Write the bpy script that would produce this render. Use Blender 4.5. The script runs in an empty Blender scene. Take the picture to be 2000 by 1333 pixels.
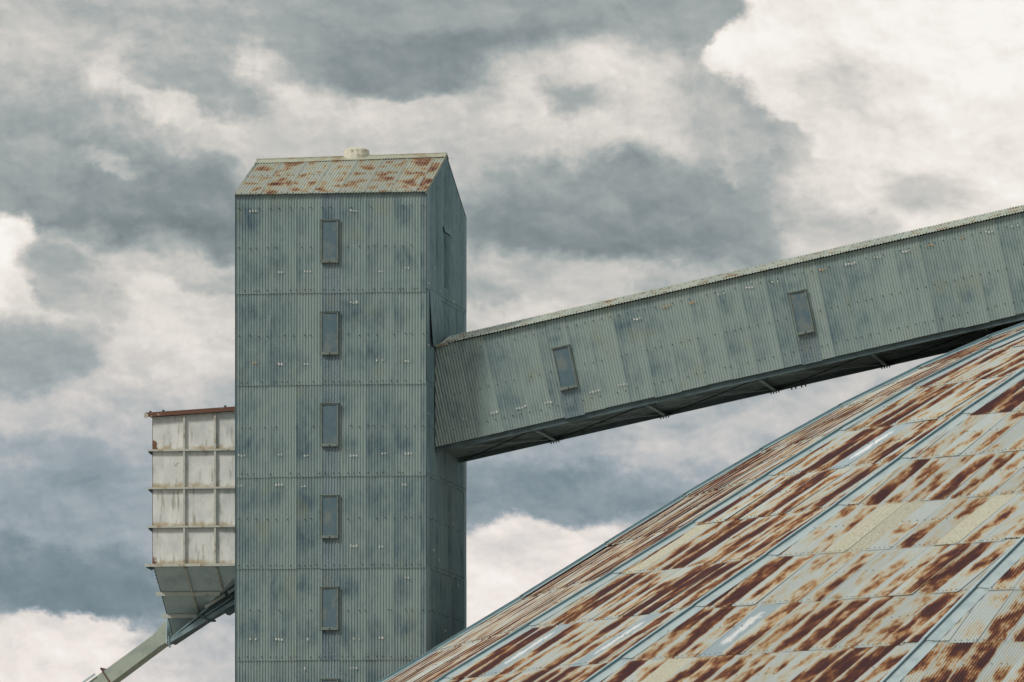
import bpy, math, random
import numpy as np
from mathutils import Vector, Matrix
random.seed(7)
rs = np.random.RandomState(11)
sc = bpy.context.scene
R = math.radians

# ------------------------------------------------------------------ camera
CAMZ = 1.7
F = 15000.0           # focal length in pixels of a 2000 px wide picture
HOR = 2000.0          # row of the horizon (below the frame: rising lens, verticals stay parallel)
cam_d = bpy.data.cameras.new('camera')
cam = bpy.data.objects.new('camera', cam_d)
sc.collection.objects.link(cam)
cam.location = (0, 0, CAMZ)
cam.rotation_euler = (R(90), 0, 0)
cam_d.sensor_width = 36
cam_d.lens = F / 2000 * 36
cam_d.shift_y = (HOR - 666.5) / 2000
cam_d.clip_start = 0.5
cam_d.clip_end = 9000
sc.camera = cam
sc.view_settings.view_transform = 'Standard'
sc.view_settings.look = 'None'
sc.view_settings.exposure = 0
sc.view_settings.gamma = 1

# ------------------------------------------------------------------ node helper
class NT:
    def __init__(s, tree):
        s.t = tree; s.n = tree.nodes; s.l = tree.links
    def node(s, typ, **kw):
        n = s.n.new(typ)
        for k, v in kw.items(): setattr(n, k, v)
        return n
    def put(s, sock, v):
        if isinstance(v, bpy.types.NodeSocket): s.l.new(v, sock)
        elif v is not None:
            if hasattr(sock.default_value, '__len__') and not hasattr(v, '__len__'): v = [v] * len(sock.default_value)
            if hasattr(sock.default_value, '__len__') and len(sock.default_value) == 4 and len(v) == 3: v = tuple(v) + (1,)
            sock.default_value = v
    def m(s, op, a, b=None, c=None, clamp=False):
        n = s.node('ShaderNodeMath', operation=op, use_clamp=clamp)
        s.put(n.inputs[0], a)
        if b is not None: s.put(n.inputs[1], b)
        if c is not None: s.put(n.inputs[2], c)
        return n.outputs[0]
    def vm(s, op, a, b=None, c=None, out=0):
        n = s.node('ShaderNodeVectorMath', operation=op)
        s.put(n.inputs[0], a)
        if b is not None: s.put(n.inputs[1], b)
        if c is not None: s.put(n.inputs[2], c)
        return n.outputs[out]
    def xyz(s, x, y, z):
        n = s.node('ShaderNodeCombineXYZ')
        for i, v in enumerate((x, y, z)): s.put(n.inputs[i], v)
        return n.outputs[0]
    def sep(s, v):
        n = s.node('ShaderNodeSeparateXYZ'); s.put(n.inputs[0], v); return n.outputs
    def noise(s, vec, scale, detail=4, rough=0.55, dist=0.0, color=False):
        n = s.node('ShaderNodeTexNoise')
        s.put(n.inputs['Vector'], vec); n.inputs['Scale'].default_value = scale
        n.inputs['Detail'].default_value = detail; n.inputs['Roughness'].default_value = rough
        n.inputs['Distortion'].default_value = dist
        return n.outputs['Color' if color else 'Fac']
    def mr(s, v, a, b, c=0.0, d=1.0, smooth=True):
        n = s.node('ShaderNodeMapRange', interpolation_type='SMOOTHSTEP' if smooth else 'LINEAR')
        for i, q in enumerate((v, a, b, c, d)): s.put(n.inputs[i], q)
        return n.outputs[0]
    def ramp(s, fac, stops):
        n = s.node('ShaderNodeValToRGB'); s.put(n.inputs[0], fac)
        e = n.color_ramp.elements
        while len(e) < len(stops): e.new(0.5)
        for i, (p, c) in enumerate(stops):
            e[i].position = p; e[i].color = tuple(c) + (1,)
        return n.outputs[0]
    def mix(s, fac, a, b, typ='RGBA', blend='MIX'):
        n = s.node('ShaderNodeMix', data_type=typ)
        if typ == 'RGBA': n.blend_type = blend
        ia, ib, o = (6, 7, 2) if typ == 'RGBA' else (2, 3, 0)
        s.put(n.inputs[0], fac); s.put(n.inputs[ia], a); s.put(n.inputs[ib], b)
        return n.outputs[o]
    def attr(s, name, out='Vector'):
        return s.node('ShaderNodeAttribute', attribute_name=name).outputs[out]

def srgb(r, g, b):
    f = lambda c: (c / 255 / 12.92) if c / 255 < 0.04045 else ((c / 255 + 0.055) / 1.055) ** 2.4
    return (f(r), f(g), f(b))

# ------------------------------------------------------------------ world: broken overcast
SUN_EL, SUN_AZ = 46.0, -125.0      # sun high, behind the camera's left shoulder
world = bpy.data.worlds.new('World'); sc.world = world; world.use_nodes = True
wt = NT(world.node_tree); wt.n.clear()
D = wt.node('ShaderNodeTexCoord').outputs['Generated']
D = wt.vm('NORMALIZE', D)
dx, dy, dz = wt.sep(D)
az = wt.m('ARCTAN2', dx, dy)
el = wt.m('ARCSINE', dz)
# angles in units of 1000/15000 rad: the clouds in this part of the sky are placed by bearing and height
cx = wt.m('MULTIPLY_ADD', az, 15.0, 1.0)
cy = wt.m('MULTIPLY_ADD', el, -15.05, 2.0)
P0 = wt.xyz(cx, cy, 0)
PS = wt.vm('MULTIPLY', P0, (1.0, 1.25, 1.0))
w1 = wt.vm('SUBTRACT', wt.noise(PS, 2.3, 8, 0.55, color=True), (0.5, 0.5, 0.5))
w2 = wt.vm('SUBTRACT', wt.noise(PS, 7.5, 8, 0.62, color=True), (0.5, 0.5, 0.5))
P1 = wt.vm('ADD', P0, wt.vm('MULTIPLY', w1, (0.24, 0.16, 0)))
P1 = wt.vm('ADD', P1, wt.vm('MULTIPLY', w2, (0.15, 0.13, 0)))
V = wt.mr(wt.noise(D, 2.4, 8, 0.55), 0.36, 0.66, 0.42, 0.86)
# clouds, far to near: bearing, height, half sizes, tilt, brightness, softness
CLOUDS = [
    (1000, 700, 1900, 1100, 0, .66, .4),
    (330, 40, 360, 120, 0, .68, .6),
    (30, 90, 110, 90, 0, .74, .8),
    (80, 230, 190, 110, 0, .64, .7),
    (700, 240, 330, 120, 0, .75, .6),
    (640, 200, 120, 60, 20, .80, .8),
    (340, 110, 160, 85, 0, .64, .6),
    (195, 150, 50, 70, -10, .80, .8),
    (520, 128, 80, 28, 20, .84, .8),
    (430, 190, 120, 34, 14, .57, .6),
    (300, 218, 110, 26, 12, .81, .6),
    (280, 395, 290, 115, 6, .47, .3),
    (40, 330, 150, 110, 0, .56, .6),
    (345, 470, 180, 48, 2, .40, .4),
    (215, 318, 60, 18, 8, .68, .9),
    (60, 290, 60, 26, 0, .66, .9),
    (930, 40, 480, 110, 2, .55, .45),
    (850, 125, 290, 62, -4, .46, .5),
    (900, 150, 170, 34, -6, .47, .6),
    (1330, 40, 150, 85, -20, .57, .4),
    (1420, 20, 75, 34, -20, .57, .35),
    (1060, 165, 170, 60, -10, .68, .6),
    (1260, 265, 350, 160, 4, .79, .3),
    (1230, 160, 90, 34, 0, .85, .7),
    (1080, 215, 90, 34, 0, .62, .7),
    (1000, 225, 70, 36, 0, .84, .6),
    (1430, 235, 110, 90, 30, .68, .6),
    (1520, 330, 120, 90, 10, .64, .5),
    (1260, 405, 350, 100, 2, .50, .3),
    (1170, 440, 300, 66, 2, .42, .4),
    (1560, 385, 80, 40, 0, .58, .4),
    (1875, 20, 430, 420, 0, .97, -.14),
    (1490, 300, 110, 70, 25, .68, .15),
    (1560, 360, 105, 60, 10, .60, .1),
    (1470, 410, 200, 62, 0, .52, .4),
    (1440, 115, 66, 50, 40, .94, .2),
    (1830, 330, 290, 190, 0, .90, .4),
    (1655, 165, 80, 60, 0, .84, .9),
    (1800, 365, 90, 50, 0, .76, .9),
    (1640, 450, 90, 34, -8, .74, .5),
    (1000, 590, 230, 70, -6, .76, .7),
    (960, 560, 130, 26, -4, .66, .8),
    (1030, 620, 180, 26, -10, .84, .8),
    (200, 620, 330, 150, 0, .77, .35),
    (20, 530, 80, 130, 0, .95, .1),
    (85, 600, 80, 60, 0, .88, .4),
    (120, 545, 70, 46, 30, .64, .6),
    (180, 595, 70, 26, 20, .66, .8),
    (400, 560, 70, 30, 0, .68, .8),
    (320, 590, 60, 30, 0, .86, .8),
    (390, 620, 70, 30, 20, .84, .7),
    (50, 690, 150, 85, -5, .59, .5),
    (330, 700, 150, 90, 0, .81, .6),
    (150, 810, 260, 50, 0, .74, .7),
    (160, 1010, 340, 150, 0, .60, .5),
    (130, 1130, 300, 66, 5, .47, .3),
    (1300, 850, 560, 150, -8, .66, .5),
    (1050, 960, 330, 62, 2, .50, .3),
    (1560, 790, 200, 40, -18, .74, .8),
    (1350, 870, 120, 30, 10, .74, .9),
    (1010, 1300, 520, 285, 0, .86, -.16),
    (110, 1290, 250, 108, 0, .91, -.05),
    (400, 1300, 160, 80, 0, .74, .6),
    (300, 1230, 60, 26, 0, .72, .8),
    (270, 1320, 90, 40, 0, .80, .6),
]
for (bx, by, rx, ry, rot, val, soft) in CLOUDS:
    mp = wt.node('ShaderNodeMapping', vector_type='TEXTURE')
    wt.put(mp.inputs['Vector'], P1)
    mp.inputs['Location'].default_value = (bx / 1000, by / 1000, 0)
    mp.inputs['Rotation'].default_value = (0, 0, R(rot))
    mp.inputs['Scale'].default_value = (rx / 1000, ry / 1000, 1)
    d = wt.vm('LENGTH', mp.outputs[0], out=1)
    soft = soft * 0.75 + 0.20
    msk = wt.mr(d, 1.0 + soft * 0.6, 1.0 - soft * 0.75)
    V = wt.mix(msk, V, val, typ='FLOAT')
# billows inside the masses
PB = wt.vm('ADD', wt.vm('MULTIPLY', P0, (1.0, 1.3, 1.0)), wt.vm('MULTIPLY', w1, (0.16, 0.12, 0)))
# relief: thickness of the cloud here against a little higher up: lit crowns, shaded undersides
def relief(sc_, det, dy_, dx_):
    a = wt.noise(wt.vm('ADD', PB, (11.3, 5.7, 0)), sc_, det, 0.56)
    b = wt.noise(wt.vm('ADD', PB, (11.3 + dx_, 5.7 - dy_, 0)), sc_, det, 0.56)
    return wt.m('SUBTRACT', a, b)
rl = wt.m('ADD', wt.m('MULTIPLY', relief(4.2, 6, .045, .02), 0.38), wt.m('MULTIPLY', relief(12.0, 5, .014, .007), 0.22))
b1 = wt.noise(wt.vm('ADD', PB, (3.1, 1.7, 0)), 3.3, 6, 0.58)
b2 = wt.noise(wt.vm('ADD', PS, (7.7, 4.1, 0)), 2.1, 9, 0.60)
b3 = wt.noise(wt.vm('ADD', PB, (1.7, 9.1, 0)), 11.0, 7, 0.64)
V = wt.m('ADD', V, rl)
V = wt.m('ADD', V, wt.m('MULTIPLY', wt.m('SUBTRACT', b1, 0.5), 0.22))
V = wt.m('ADD', V, wt.m('MULTIPLY', wt.m('SUBTRACT', b2, 0.5), 0.20))
V = wt.m('ADD', V, wt.m('MULTIPLY', wt.m('SUBTRACT', b3, 0.5), 0.12))
cloud = wt.ramp(V, [(0.30, srgb(110, 120, 125)), (0.46, srgb(136, 146, 149)), (0.62, srgb(166, 173, 172)),
                    (0.76, srgb(205, 202, 197)), (0.90, srgb(236, 230, 223)), (1.0, srgb(248, 245, 240))])
blue = wt.ramp(V, [(0.30, srgb(100, 120, 130)), (0.46, srgb(126, 142, 150)), (0.62, srgb(160, 170, 177)),
                   (0.76, srgb(202, 200, 199)), (0.90, srgb(238, 230, 224)), (1.0, srgb(250, 246, 241))])
cloud = wt.mix(wt.mr(cy, 0.55, 0.95), cloud, blue)
sky = wt.node('ShaderNodeTexSky', sky_type='NISHITA')
sky.sun_disc = False; sky.sun_elevation = R(SUN_EL); sky.sun_rotation = R(SUN_AZ)
bg1 = wt.node('ShaderNodeBackground'); wt.put(bg1.inputs[0], sky.outputs[0]); bg1.inputs[1].default_value = 0.09
bg2 = wt.node('ShaderNodeBackground'); wt.put(bg2.inputs[0], cloud); bg2.inputs[1].default_value = 1.0
mx = wt.node('ShaderNodeMixShader')
gap = wt.mr(wt.noise(wt.vm('ADD', D, (5, 2, 9)), 1.9, 6, 0.5), 0.34, 0.44)      # blue gaps in the cloud deck
near = wt.mr(wt.vm('LENGTH', wt.vm('SUBTRACT', P0, (1.0, 0.7, 0)), out=1), 2.6, 1.6)
wt.put(mx.inputs[0], wt.m('MAXIMUM', gap, near))
wt.l.new(bg1.outputs[0], mx.inputs[1]); wt.l.new(bg2.outputs[0], mx.inputs[2])
wo = wt.node('ShaderNodeOutputWorld'); wt.l.new(mx.outputs[0], wo.inputs[0])
world.cycles.sampling_method = 'MANUAL'; world.cycles.sample_map_resolution = 512

# ------------------------------------------------------------------ sun (veiled)
sun_d = bpy.data.lights.new('sun', 'SUN'); sun_d.energy = 2.25; sun_d.angle = R(9); sun_d.color = (1.0, 0.965, 0.92)
sun = bpy.data.objects.new('sun', sun_d); sc.collection.objects.link(sun)
sd = Vector((math.sin(R(SUN_AZ)) * math.cos(R(SUN_EL)), math.cos(R(SUN_AZ)) * math.cos(R(SUN_EL)), math.sin(R(SUN_EL))))
sun.rotation_euler = sd.to_track_quat('Z', 'Y').to_euler(); sun.location = (-60, -20, 80)

# ------------------------------------------------------------------ materials
def base_mat(name, rough=0.55, metal=0.0, spec=0.4):
    m = bpy.data.materials.new(name); m.use_nodes = True
    t = NT(m.node_tree); t.n.clear()
    p = t.node('ShaderNodeBsdfPrincipled'); o = t.node('ShaderNodeOutputMaterial')
    t.l.new(p.outputs[0], o.inputs[0])
    p.inputs['Roughness'].default_value = rough; p.inputs['Metallic'].default_value = metal
    p.inputs['Specular IOR Level'].default_value = spec
    return m, t, p

def mat_galv(name, light, dark, k=1.0, grain=0.10, stain=1.0):
    """weathered galvanised sheet: tint by sheet, soft blue blotches, vertical streaks"""
    m, t, p = base_mat(name, 0.5, 0.25, 0.4)
    uv = t.attr('UVMap'); sh = t.attr('sheet'); loc = t.attr('loc')
    r1, r2, r3 = t.sep(sh)
    off = t.vm('MULTIPLY', sh, (37.0, 53.0, 19.0))
    q = t.vm('ADD', uv, off)
    la, lv, _ = t.sep(loc)
    # soft smudges, two to a sheet, off towards its first edge
    sm = None
    for c0, k1 in ((0.27, r2), (0.72, r3)):
        cu = t.m('MULTIPLY_ADD', r3 if c0 < .5 else r1, 0.35, 0.18)
        du = t.m('DIVIDE', t.m('SUBTRACT', la, cu), 0.42)
        dv = t.m('DIVIDE', t.m('SUBTRACT', lv, t.m('MULTIPLY_ADD', k1, 0.12, c0 - 0.06)), 0.12)
        dd = t.m('ADD', t.m('MULTIPLY', du, du), t.m('MULTIPLY', dv, dv))
        g_ = t.m('MULTIPLY', t.m('EXPONENT', t.m('MULTIPLY', dd, -1.0)), t.m('MULTIPLY_ADD', k1, 0.9, 0.15))
        sm = g_ if sm is None else t.m('ADD', sm, g_)
    blot = t.noise(t.vm('MULTIPLY', q, (1.9, 1.3, 1)), 1.0, 3, 0.5)
    blot = t.mr(blot, 0.42, 0.78)
    fine = t.noise(t.vm('MULTIPLY', q, (6.5, 3.2, 1)), 1.0, 4, 0.6)
    streak = t.noise(t.vm('MULTIPLY', q, (26.0, 0.7, 1)), 1.0, 3, 0.6)
    sm = t.m('MULTIPLY', sm, t.mr(fine, 0.25, 0.75, 0.45, 1.5, smooth=False))
    f = t.m('MULTIPLY', blot, 0.30 * stain)
    f = t.m('ADD', f, t.m('MULTIPLY', sm, 0.46 * stain))
    f = t.m('ADD', f, t.m('MULTIPLY', t.m('SUBTRACT', 0.45, la), 0.22))
    f = t.m('ADD', f, t.m('MULTIPLY', t.m('SUBTRACT', fine, 0.5), 0.8))
    f = t.m('ADD', f, t.m('MULTIPLY', t.m('SUBTRACT', streak, 0.5), 0.75))
    f = t.m('ADD', f, t.m('MULTIPLY_ADD', t.m('SUBTRACT', r1, 0.5), 0.40, 0.12), clamp=True)
    col = t.mix(f, light, dark)
    # olive tinge here and there
    ol = t.mr(t.noise(t.vm('MULTIPLY', q, (1.2, 1.0, 1)), 1.0, 2, 0.5), 0.60, 0.74)
    col = t.mix(t.m('MULTIPLY', ol, 0.35), col, (light[0] * 0.95, light[1] * 0.84, light[2] * 0.62))
    g = t.noise(t.vm('MULTIPLY', q, (60, 60, 1)), 1.0, 2, 0.7)
    g = t.mr(g, 0.25, 0.75, 1 - grain, 1 + grain, smooth=False)
    col = t.mix(1.0, col, t.xyz(g, g, g), blend='MULTIPLY')
    t.put(p.inputs['Base Color'], col)
    t.put(p.inputs['Roughness'], t.mr(fine, 0.3, 0.7, 0.42, 0.62))
    return m

def mat_label(name, bg, col):
    """worn pale patches on the crests of a sheet"""
    m, t, p = base_mat(name, 0.6, 0.0, 0.3)
    uv = t.attr('UVMap')
    n = t.noise(t.vm('MULTIPLY', uv, (26, 40, 1)), 1.0, 3, 0.7)
    c = t.mix(t.mr(n, 0.40, 0.55), bg, col)
    t.put(p.inputs['Base Color'], c)
    return m

def mat_rust(name, pale, amount, tower=False):
    """rusting galvanised roof sheet"""
    m, t, p = base_mat(name, 0.6, 0.0, 0.35)
    uv = t.attr('UVMap'); sh = t.attr('sheet'); loc = t.attr('loc')
    r1, r2, r3 = t.sep(sh); la, lv, _ = t.sep(loc)
    off = t.vm('MULTIPLY', sh, (41.0, 67.0, 23.0))
    q = t.vm('ADD', uv, off)
    if tower:
        big = t.noise(t.vm('MULTIPLY', q, (2.7, 2.2, 1)), 1.0, 3, 0.5)
        med = t.noise(t.vm('MULTIPLY', q, (14.0, 7.0, 1)), 1.0, 3, 0.6)
    else:
        big = t.noise(t.vm('MULTIPLY', q, (2.3, 1.05, 1)), 1.0, 3, 0.5)
        med = t.noise(t.vm('MULTIPLY', q, (8.0, 4.2, 1)), 1.0, 4, 0.65)
    fin = t.noise(t.vm('MULTIPLY', q, (44.0, 9.0, 1)), 1.0, 4, 0.72)
    x = t.m('ADD', t.m('MULTIPLY', t.m('SUBTRACT', big, 0.5), 3.0 if tower else 2.4), t.m('MULTIPLY', t.m('SUBTRACT', med, 0.5), 0.5 if tower else 0.85))
    x = t.m('ADD', x, t.m('MULTIPLY', t.m('SUBTRACT', fin, 0.5), 0.40))
    x = t.m('ADD', x, t.m('MULTIPLY_ADD', r1, 0.30 if tower else 0.85, amount))
    rib = t.m('COSINE', t.m('MULTIPLY', t.sep(uv)[0], 2 * math.pi / 0.0762))
    x = t.m('ADD', x, t.m('MULTIPLY', rib, 0.075))     # rust keeps to the crests
    # less rust along the side laps and close to the ends
    edge = t.m('MINIMUM', t.mr(la, 0.0, 0.22 if tower else 0.42), t.mr(la, 1.0, 0.82 if tower else 0.93))
    ends = t.m('MINIMUM', t.mr(lv, -0.06, 0.10), t.mr(lv, 1.02, 0.86))
    x = t.m('ADD', x, t.m('MULTIPLY', t.m('SUBTRACT', edge, 1.0), 0.34 if tower else 0.60))
    x = t.m('ADD', x, t.m('MULTIPLY', t.m('SUBTRACT', ends, 1.0), 0.22 if tower else 0.30))
    if tower:
        stops = [(0.0, pale), (0.22, srgb(162, 170, 154)), (0.38, srgb(168, 152, 122)), (0.62, srgb(142, 110, 84)),
                 (0.88, srgb(108, 70, 56)), (1.0, srgb(84, 50, 46))]
    else:
        stops = [(0.0, pale), (0.12, srgb(182, 184, 173)), (0.32, srgb(184, 174, 150)), (0.47, srgb(168, 132, 90)),
                 (0.61, srgb(126, 80, 54)), (0.77, srgb(90, 54, 44)), (1.0, srgb(72, 44, 44))]
    rust = t.ramp(x, stops)
    rust = t.mix(1.0, rust, t.xyz(*[t.mr(fin, 0.25, 0.75, 0.90, 1.10, smooth=False)] * 3), blend='MULTIPLY')
    if not tower:
        # lichen-cream sheets
        sp = t.noise(t.vm('MULTIPLY', q, (34.0, 17.0, 1)), 1.0, 3, 0.75)
        cream = t.ramp(sp, [(0.30, srgb(160, 150, 122)), (0.46, srgb(184, 180, 158)), (0.60, srgb(196, 194, 178)), (0.75, srgb(182, 184, 164))])
        iscream = t.m('MULTIPLY', t.m('GREATER_THAN', r2, 0.80), t.m('LESS_THAN', r2, 0.89))
        rust = t.mix(iscream, rust, cream)
        # newer sheets: blue grey with a white glare streak painted down the middle
        wn = t.noise(t.vm('MULTIPLY', q, (16.0, 5.0, 1)), 1.0, 6, 0.75)
        mid = t.m('SUBTRACT', 1.0, t.m('ABSOLUTE', t.m('MULTIPLY', t.m('SUBTRACT', la, 0.5), 2.3)))
        along = t.m('MINIMUM', t.mr(lv, 0.05, 0.32), t.mr(lv, 0.97, 0.70))
        wf = t.mr(t.m('MULTIPLY', t.m('ADD', mid, t.m('MULTIPLY', t.m('SUBTRACT', wn, 0.5), 2.4)), along), 0.42, 0.85)
        new = t.mix(wf, srgb(160, 174, 178), srgb(222, 222, 220))
        isnew = t.m('GREATER_THAN', r2, 0.955)
        rust = t.mix(isnew, rust, new)
    tn = t.mr(r3, 0.0, 1.0, 0.90, 1.07, smooth=False)
    rust = t.mix(1.0, rust, t.xyz(tn, tn, tn), blend='MULTIPLY')
    t.put(p.inputs['Base Color'], rust)
    t.put(p.inputs['Roughness'], t.mr(x, 0.1, 0.6, 0.45, 0.85))
    return m

def mat_plain(name, c, c2=None, scale=6.0, rough=0.6, metal=0.0, k=0.5, lo=0.45, hi=0.7):
    m, t, p = base_mat(name, rough, metal, 0.35)
    co = t.node('ShaderNodeTexCoord').outputs['Object']
    n = t.noise(co, scale, 5, 0.6)
    f = t.mr(n, lo, hi)
    c2 = c2 or tuple(v * k for v in c)
    col = t.mix(f, c, c2)
    g = t.noise(co, scale * 12, 3, 0.7)
    g = t.mr(g, 0.2, 0.8, 0.88, 1.12, smooth=False)
    col = t.mix(1.0, col, t.xyz(g, g, g), blend='MULTIPLY')
    t.put(p.inputs['Base Color'], col)
    return m

def mat_bin():
    """off-white painted plates: drips, grey smears, ochre grime gathered on the ledges"""
    m, t, p = base_mat('bin_paint', 0.55, 0.0, 0.4)
    uv = t.attr('UVMap'); loc = t.attr('loc'); sh = t.attr('sheet')
    la, lv, _ = t.sep(loc)
    q = t.vm('ADD', uv, t.vm('MULTIPLY', sh, (9, 13, 5)))
    n1 = t.noise(t.vm('MULTIPLY', q, (3, 2.2, 1)), 1, 4, 0.6)
    c = t.mix(t.mr(n1, 0.3, 0.7), srgb(230, 229, 222), srgb(206, 208, 203))
    dr = t.noise(t.vm('MULTIPLY', q, (11, 1.4, 1)), 1, 4, 0.6)
    c = t.mix(t.m('MULTIPLY', t.mr(dr, 0.54, 0.72), 0.7), c, srgb(140, 138, 118))
    sm = t.noise(t.vm('MULTIPLY', q, (7, 4.0, 1)), 1, 5, 0.7, 0.8)
    c = t.mix(t.m('MULTIPLY', t.mr(sm, 0.62, 0.72), 0.65), c, srgb(96, 92, 84))
    bot = t.m('ADD', t.mr(lv, 0.26, 0.0, 0.0, 0.50), t.m('MULTIPLY', t.m('SUBTRACT', n1, 0.5), 1.1))
    c = t.mix(t.m('MULTIPLY', t.mr(bot, 0.18, 0.62), 0.85), c, srgb(166, 142, 98))
    cor = t.m('MULTIPLY', t.mr(la, 0.30, 0.0), t.mr(lv, 0.55, 0.0))
    rn = t.noise(t.vm('MULTIPLY', q, (16, 10, 1)), 1, 4, 0.7)
    c = t.mix(t.mr(t.m('MULTIPLY', t.m('MULTIPLY', cor, sh if False else t.sep(sh)[0]), t.m('MULTIPLY', rn, 2.0)), 0.35, 0.6), c, srgb(118, 84, 60))
    t.put(p.inputs['Base Color'], c)
    return m

M = {}
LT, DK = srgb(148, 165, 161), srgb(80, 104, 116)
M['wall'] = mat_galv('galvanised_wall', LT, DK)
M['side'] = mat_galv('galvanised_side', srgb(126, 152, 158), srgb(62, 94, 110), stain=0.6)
M['gal'] = mat_galv('galvanised_gallery', srgb(158, 174, 168), srgb(92, 116, 125), stain=0.8)
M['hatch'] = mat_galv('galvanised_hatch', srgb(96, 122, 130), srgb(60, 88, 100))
M['strip'] = mat_galv('galvanised_strip', srgb(136, 152, 155), srgb(80, 102, 114), grain=0.45)
M['label'] = mat_label('worn_label', srgb(140, 154, 148), srgb(238, 236, 228))
M['label_rust'] = mat_label('worn_label_rust', srgb(150, 150, 130), srgb(214, 176, 128))
M['roof'] = mat_rust('rusty_roof_small', srgb(162, 165, 154), 0.17, tower=True)
M['groof'] = mat_rust('gallery_roof', srgb(176, 184, 170), -0.12, tower=True)
M['dome'] = mat_rust('rusty_roof', srgb(180, 187, 183), 0.13)
M['cap'] = mat_plain('flashing', srgb(176, 190, 190), srgb(158, 174, 176), 2.0, 0.5, 0.2)
M['fin'] = mat_plain('flashing_seam_shaded', srgb(112, 142, 150), srgb(96, 128, 138), 3.0, 0.5, 0.2)  # darker copy of the flashing: the seam's shaded side put into colour
M['ridge'] = mat_plain('ridge_flashing', srgb(170, 172, 152), srgb(150, 134, 106), 3.0, 0.6, 0.1)
M['frame'] = mat_plain('window_frame', srgb(122, 134, 128), srgb(108, 114, 102), 7.0, 0.6)
M['screw'] = mat_plain('screw', srgb(52, 66, 70), srgb(70, 60, 50), 5.0, 0.6)
M['steel'] = mat_plain('dark_steel', srgb(88, 108, 110), srgb(70, 86, 88), 3.0, 0.6)
M['floor'] = mat_plain('gallery_floor', srgb(132, 150, 154), srgb(108, 124, 128), 1.2, 0.8)
M['bin'] = mat_bin()
M['binrib'] = mat_plain('bin_rib', srgb(192, 194, 182), srgb(150, 128, 96), 5.0, 0.6, lo=0.52, hi=0.7)
M['binrust'] = mat_plain('bin_rail_rust', srgb(112, 80, 66), srgb(190, 180, 160), 5.0, 0.8, lo=0.60, hi=0.66)
M['hopper'] = mat_plain('hopper_paint', srgb(196, 212, 212), srgb(172, 190, 194), 1.6, 0.6)
M['chute'] = mat_plain('chute_paint', srgb(178, 186, 170), srgb(154, 166, 156), 2.0, 0.55)
M['trough'] = mat_plain('trough_steel', srgb(140, 160, 164), srgb(112, 132, 138), 2.0, 0.6)
M['vent'] = mat_plain('vent_fibreglass', srgb(216, 212, 192), srgb(170, 162, 136), 9.0, 0.6)
M['black'] = mat_plain('dark_gap', (0.012, 0.014, 0.015), (0.02, 0.02, 0.02), 3.0, 0.9)
M['concrete'] = mat_plain('concrete', (0.30, 0.29, 0.27), (0.22, 0.21, 0.19), 1.5, 0.9)
m, t, p = base_mat('window_glass', 0.16, 0.0, 0.6)
co = t.node('ShaderNodeTexCoord').outputs['Object']
g = t.noise(t.vm('MULTIPLY', co, (3, 3, 2)), 1.3, 5, 0.65)
t.put(p.inputs['Base Color'], t.mix(t.mr(g, 0.42, 0.72), srgb(92, 114, 122), srgb(116, 126, 122)))
t.put(p.inputs['Roughness'], t.mr(g, 0.4, 0.7, 0.16, 0.5))
M['glass'] = m
m, t, p = base_mat('ground', 0.95, 0.0, 0.1)
co = t.node('ShaderNodeTexCoord').outputs['Object']
g1 = t.noise(co, 0.02, 6, 0.6); g2 = t.noise(co, 0.9, 5, 0.7)
c = t.mix(t.mr(g1, 0.42, 0.6), (0.23, 0.22, 0.20), (0.16, 0.155, 0.14))
t.put(p.inputs['Base Color'], t.mix(t.m('MULTIPLY', g2, 0.6), c, (0.05, 0.05, 0.03)))
M['ground'] = m

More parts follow.
